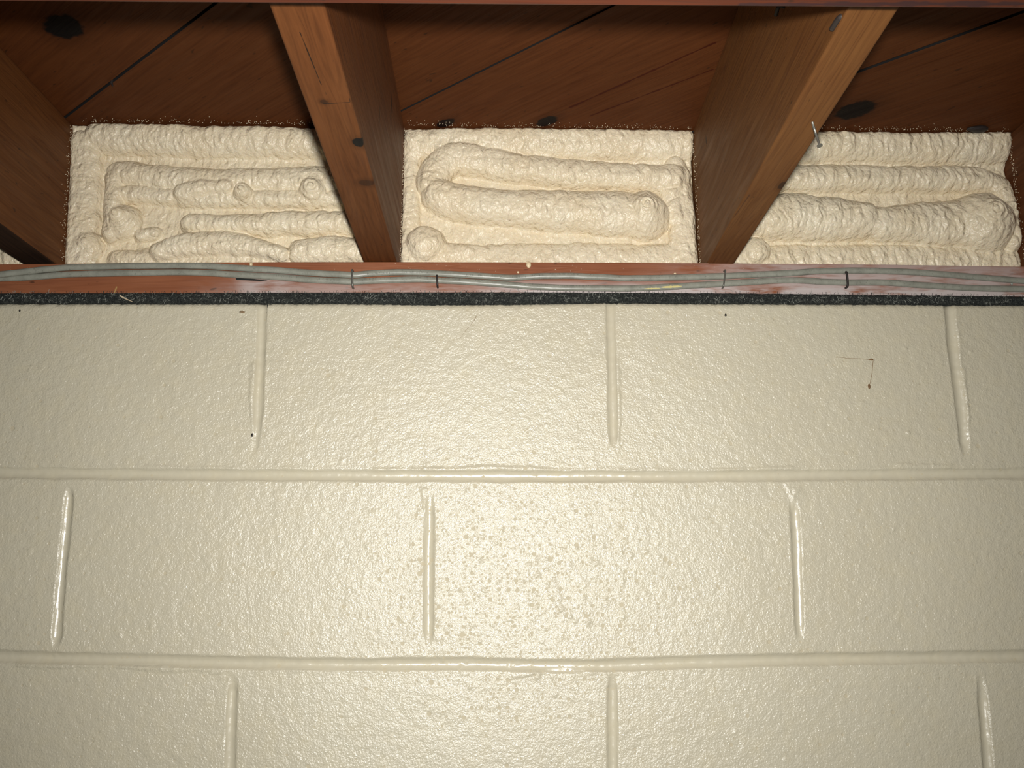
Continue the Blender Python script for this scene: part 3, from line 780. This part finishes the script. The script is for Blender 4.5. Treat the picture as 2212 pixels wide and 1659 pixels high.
def cable(pts, front, label, other=None, seed=0, marks=(), rz=0.0039, ry=0.0029):
    P2 = catmull(pathY(pts, -0.003), 5)
    xs, zs = P2[:, 0], P2[:, 1]
    zs = zs+0.00025*gnoise(xs*40, xs*0, seed)
    ys = np.full(len(xs), -ry-0.0003)-0.0004*np.abs(gnoise(xs*25, xs*0, seed+2))
    if other is not None:                       # ride over the other cable where they cross
        O = catmull(pathY(other, -0.003), 5); gap = np.abs(zs-np.interp(xs, O[:, 0], O[:, 1]))
        g_ = np.clip(gap/(2*rz*1.08), 0, 1)
        off = 2*ry*1.12*np.sqrt(1-g_*g_)
        off = np.convolve(np.pad(off, 4, mode='edge'), np.ones(9)/9, 'valid')
        ys = ys-off
    P = [(x, y, z) for x, y, z in zip(xs, ys, zs)]
    a = rz*(1+0.05*gnoise(xs*35, xs*0, seed+4)); b = ry*(1+0.06*gnoise(xs*30, xs*0, seed+5))
    v, f = tube(P, a, b, n=20, up=(0, 0, 1))
    org = np.array([0.0, -0.003, float(np.interp(0, xs, zs))])
    o = link_mesh('electrical_cable', v, f, M_CABLE, origin=org, smooth=True)
    tag(o, label, 'cable', 'grey cables stapled along the sill')
    # faint worn print: little strokes lying on the jacket
    rnd = random.Random(seed); parts = []
    for (xa, xb, off) in marks:
        x = onY(xa, 600)[0]; xe = onY(xb, 600)[0]
        while x < xe:
            if rnd.random() < 0.16: x += 0.0022
            zc = float(np.interp(x, xs, zs)); yc = float(np.interp(x, xs, ys))
            u0 = off-0.28; u1 = off+0.28
            for stroke in range(rnd.choice((1, 1, 2))):
                sx = x+stroke*0.0007; ln = []
                p0, p1 = (u0, u1) if rnd.random() < 0.6 else (rnd.choice((u0, off)), rnd.choice((u1, off+0.1)))
                for t in np.linspace(p0, p1, 4):
                    t = max(-0.93, min(0.93, t))
                    ln.append((sx+(t-off)*0.0004, yc-(ry*1.07)*sqrt(1-t*t)-0.00006, zc+rz*t))
                parts.append(tube(ln, 0.00010, n=4))
                if rnd.random() < 0.4:
                    t = rnd.choice((p0, p1, off)); t = max(-.9, min(.9, t)); y_ = yc-(ry*1.07)*sqrt(1-t*t)-0.00006
                    parts.append(tube([(sx, y_, zc+rz*t), (sx+0.0008, y_, zc+rz*t)], 0.00010, n=4))
            x += 0.00165
        v, f = merge(parts); k = link_mesh('jacket_print', v, f, M_INK, origin=org, parent=o); tag(k, 'faint worn grey lettering'); parts = []
    return o
cu = cable(UP, True, 'upper of the two grey cables stapled along the sill plate', LO, 1, [(788, 842, -0.35), (875, 925, -0.2), (1008, 1025, -0.1), (1034, 1050, -0.1), (1062, 1080, -0.1), (1095, 1135, -0.1), (1150, 1172, 0.1), (1200, 1250, 0.3)])
cl_ = cable(LO, False, 'lower of the two grey cables stapled along the sill plate', None, 2, [(600, 640, 0.2), (690, 735, 0.1), (790, 815, 0.45), (832, 846, 0.4), (902, 940, 0.4), (955, 990, 0.5), (1028, 1048, 0.4), (1112, 1125, 0.5), (1150, 1182, 0.5), (1195, 1220, 0.5), (1224, 1240, 0.5), (1250, 1270, 0.5)])
# yellow paint smear on the lower cable
P2 = catmull(pathY(LO, -0.003), 5)
def smear(xa, xb, t0, t1, seed):
    V = []; Fc = []; n = 24
    for i in range(n+1):
        x = onY(xa+(xb-xa)*i/n, 620)[0]; z = float(np.interp(x, P2[:, 0], P2[:, 1]))
        e = sin(pi*i/n)**0.5
        c = (t0+t1)/2; w = (t1-t0)/2*e*(0.8+0.5*float(gnoise(i*0.5, 0, seed)))
        for k in range(4):
            t = c-w+2*w*k/3; t = max(-.9, min(.9, t))
            V.append((x, -0.0030-0.0004-0.0029*sqrt(1-t*t)-0.0001, z+0.00355*t))
    for i in range(n):
        for k in range(3): Fc.append((i*4+k, (i+1)*4+k, (i+1)*4+k+1, i*4+k+1))
    return V, Fc
v, f = merge([smear(1388, 1425, -0.85, -0.35, 1), smear(1425, 1471, -0.75, 0.1, 2)])
o = link_mesh('paint_smear', v, f, M_YELLOWPAINT, origin=np.array(cl_.location), parent=cl_); tag(o, 'pale yellow paint smear')

# ------------------------------------------------------------------ cable staples
def staple(px, y0, y1, mat, out, label, lean=0.0, r=0.0011):
    a, b = onY(px-lean, y0), onY(px+lean, y1)
    a = np.array(a); b = np.array(b)
    P = [(a[0], 0.004, a[2]), (a[0], -out*0.55, a[2]+0.0002), (a[0], -out*0.92, a[2]-0.0012), (a[0]*0.75+b[0]*0.25, -out, a[2]*0.75+b[2]*0.25), ((a[0]+b[0])/2, -out-0.0002, (a[2]+b[2])/2),
         (a[0]*0.25+b[0]*0.75, -out, a[2]*0.25+b[2]*0.75), (b[0], -out*0.92, b[2]+0.0012), (b[0], -out*0.55, b[2]-0.0002), (b[0], 0.004, b[2])]
    P = catmull(P, 4)
    v, f = tube(P, 0.0007, r, n=10, up=(0.0, 0.7, 0.7))
    v, f = tube(P, r, r, n=10, up=(1, 0, 0))
    o = link_mesh('cable_staple', v, f, mat, origin=(a[0], 0, b[2]), smooth=True)
    tag(o, label, 'staple', 'staples holding the cables to the sill')
staple(763, 587, 623, M_STEEL, 0.0074, 'bright steel staple over both cables below the left-of-centre joist', 0.5, 0.0013)
staple(945, 598, 621, M_RUST, 0.0072, 'dark short staple over the lower cable only, under the middle foam bay', 0.6, 0.0012)
staple(1561.5, 587, 623, M_STEEL, 0.0074, 'thin steel staple over both cables below the right-of-centre joist', -1.8, 0.0010)
staple(1825, 591, 622, M_RUST, 0.0072, 'black staple over the lower cable only, under the right foam bay', 1.5, 0.0014)

# ------------------------------------------------------------------ nails in the joists
def nail(P, r, head_r, mat, name, label, cat='nail'):
    P = [np.array(p, float) for p in P]
    v1, f1 = tube(catmull(P, 6), r, n=12)
    d = P[-1]-P[-2]; d /= np.linalg.norm(d)
    v2, f2 = tube([P[-1]-d*0.0002, P[-1]+d*0.0004, P[-1]+d*0.0012, P[-1]+d*0.0014], [head_r*0.6, head_r, head_r, head_r*0.85], n=16)
    o = link_mesh(name, v1, f1, mat, origin=P[0], smooth=False)
    if head_r > r: link_mesh('nail_head', v2, f2, mat, origin=P[-1], parent=o)
    tag(o, label, cat); return o
n0 = onZ(1755, 264, ZB); n1 = onZ(1762, 288, ZB-0.008); n2 = onZ(1770, 313, ZB-0.020)
nail([n0+[0, 0, 0.006], n0, n1, n2], 0.0010, 0.0024, M_STEEL, 'bent_nail', 'bent steel nail hanging from the underside of the right-of-centre joist')
# two nails toed into the side of that joist by the strapping
def side2(px, py):
    d = ray(px, py); t = None
    x = 0.2416
    return CAM+d*(x/d[0])
a, b = side2(1686, 14), side2(1679, 33)
nail([a+[0.004, 0, 0], a-[0.0012, 0, 0], b-[0.0012, 0, 0]], 0.0018, 0.0, M_RUST, 'sunken_nail', 'small dark nail flat against the side of the right-of-centre joist at the strapping')
a, b = side2(1819, 38), side2(1802, 62)
nail([a+[0.004, 0, 0], a-[0.0012, 0, 0], b-[0.0012, 0, 0]], 0.0023, 0.0, M_RUST, 'toe_nail', 'thicker dark nail slanting along the lower edge of the right-of-centre joist')
# nail tip through the subfloor at the left seam
c = onZ(240, 186, ZS-0.006)
v, f = tube([c+[0, 0, 0.012], c+[0, 0, 0.004], c+[0.002, 0, 0.0]], [0.0018, 0.0017, 0.0007], n=8)
tag(link_mesh('nail_tip', v, f, M_RUST, origin=c), 'rusty nail point poking down beside the left subfloor seam', 'nail')
# bark knot lip above the right foam
c = onZ(2118, 272, ZS)
v, f = blob((c[0], c[1]+0.006, ZS-0.001), (0.013, 0.007, 0.0040), 3, 14, 8, 0.12)
tag(link_mesh('loose_knot', v, f, M_RUST, origin=c), 'dark loose knot bulging out of the subfloor above the right foam', 'knot')

# ------------------------------------------------------------------ little things on the sill and the wall
# torn piece of black tar paper behind the lower cable
def poly_plate(pts, Y, th, mat, name, label, cat):
    P = [onY(p[0], p[1], Y) for p in pts]
    n = len(P); V = [(p[0], Y-th*(0.6+0.4*((i*7) % 3)/2), p[2]) for i, p in enumerate(P)]+[(p[0], Y+0.0002, p[2]) for p in P]
    Fc = [tuple(range(n))]+[tuple(range(2*n-1, n-1, -1))]+[(i, n+i, n+(i+1) % n, (i+1) % n) for i in range(n)]
    o = link_mesh(name, V, Fc, mat, origin=(P[0][0], Y, P[0][2])); tag(o, label, cat); return o
poly_plate([(510, 590), (518, 591), (530, 598), (548, 603), (578, 606.5), (560, 607), (530, 605.5), (511, 605), (508, 598)], 0.0, 0.0012, M_SCRAP, 'tar_paper_scrap', 'black torn scrap of tar paper behind the lower cable left of the bright staple', 'scrap')
def drip(px, py, w, h, label):
    a = onY(px, py); v, f = blob((a[0], -0.0012, a[2]), (w*PX, 0.0022, h*PX), int(px), 12, 8, 0.06)
    v2, f2 = blob((a[0]-0.0008, 0.0006, a[2]+h*PX*0.9), (w*PX*1.1, 0.0012, h*PX*0.45), int(px)+1, 10, 6, 0.1)
    v, f = merge([(v, f), (v2, f2)])
    tag(link_mesh('foam_drip', v, f, M_DRIP, origin=a, smooth=True), label, 'foam drip', 'hardened foam drips on the sill')
drip(543, 572, 3.6, 5.5, 'small pale foam drip on the sill edge under the left foam bay')
drip(1142, 573, 5.5, 7.5, 'round tan foam drip hanging on the sill edge under the middle foam bay')
def crumb(px, py, w, h, mat, name, label, cat, Y=-0.0006):
    a = onY(px, py); v, f = blob((a[0], Y, a[2]), (w*PX, 0.0007, h*PX), int(px), 8, 6, 0.25)
    tag(link_mesh(name, v, f, mat, origin=a, smooth=True), label, cat)
crumb(1119, 588.5, 2.5, 2.5, M_DRIP, 'foam_crumb', 'tiny foam crumb on the sill just above the upper cable, left of the round drip', 'foam crumb')
crumb(1458, 591, 3, 1.6, M_DRIP, 'foam_crumb', 'tiny foam crumb above the upper cable, left of the thin staple', 'foam crumb')
crumb(2179, 617, 2.4, 2.2, M_LINT, 'foam_crumb', 'tiny pale crumb on the lower cable near the right edge', 'foam crumb', -0.0062)
def stick(pts, r, mat, name, label, cat, Y=-0.0012, taper=False):
    P = [onY(p[0], p[1]) for p in pts]; P = [(p[0], Y, p[2]) for p in P]
    if len(P) > 2: P = catmull(P, 4)
    rr = np.linspace(r, r*0.3, len(P)) if taper else r
    v, f = tube(P, rr, n=6, up=(0, 1, 0.01))
    tag(link_mesh(name, v, f, mat, origin=P[0]), label, cat)
stick([(262, 641), (275, 648), (289, 654)], 0.0011, M_STRAW, 'wood_splinter', 'pale wood splinter caught in the black felt near the left end', 'splinter', -0.0035, True)
stick([(2185-850, 653), (335+1000, 655)], 0.0002, M_LINT, 'stray_fibre', 'stray grey fibre at the felt over the middle head joint', 'fibre') if False else None
stick([(1029, 683), (1022, 696), (1008, 712), (994, 731)], 0.00028, M_BROWN, 'fine_hair', 'fine brown hair stuck to the top course of blocks near the centre', 'hair', -0.0006, True)
# dried brown thread with two blobs
P = [onY(*p) for p in [(1808, 771), (1830, 774), (1855, 775), (1884, 777)]]; Q = [onY(*p) for p in [(1886, 778), (1884, 800), (1881, 820), (1878, 832)]]
parts = [tube([(p[0], -0.0005, p[2]) for p in P], 0.00028, n=5, up=(0, 1, .01)), tube([(p[0], -0.0005, p[2]) for p in Q], 0.00028, n=5, up=(0, 1, .01))]
c = onY(1882, 777); parts.append(blob((c[0], -0.0006, c[2]), (0.0024, 0.0008, 0.0013), 1, 8, 6))
c = onY(1877, 835); parts.append(blob((c[0], -0.0006, c[2]), (0.0018, 0.0008, 0.0030), 2, 8, 6))
v, f = merge(parts)
tag(link_mesh('brown_thread', v, f, M_BROWN, origin=onY(1882, 777)), 'dried brown angular thread with two blobs on the right of the top course', 'thread')
crumb(1567, 681, 2.6, 3.2, M_DARKSPECK, 'dirt_speck', 'black speck on the wall below the thin staple', 'speck')
crumb(43, 671, 1.8, 3.0, M_DARKSPECK, 'dirt_speck', 'dark speck on the wall near the left edge under the felt', 'speck')
crumb(524, 674, 6.0, 2.4, M_BROWN, 'rust_chip', 'small rust-brown chip left of the first head joint', 'chip')
crumb(545, 940, 2.0, 4.0, M_DARKSPECK, 'dirt_speck', 'dark speck low beside the left head joint of the top course', 'speck')
stick([(577, 655), (577.5, 664), (576.5, 676)], 0.0007, M_SCRAP, 'felt_thread', 'black felt thread hanging down the left head joint', 'thread', 0.0006, True)
crumb(1332, 656, 3.0, 2.5, M_SCRAP, 'felt_scrap', 'bit of black felt at the top of the middle head joint', 'scrap')
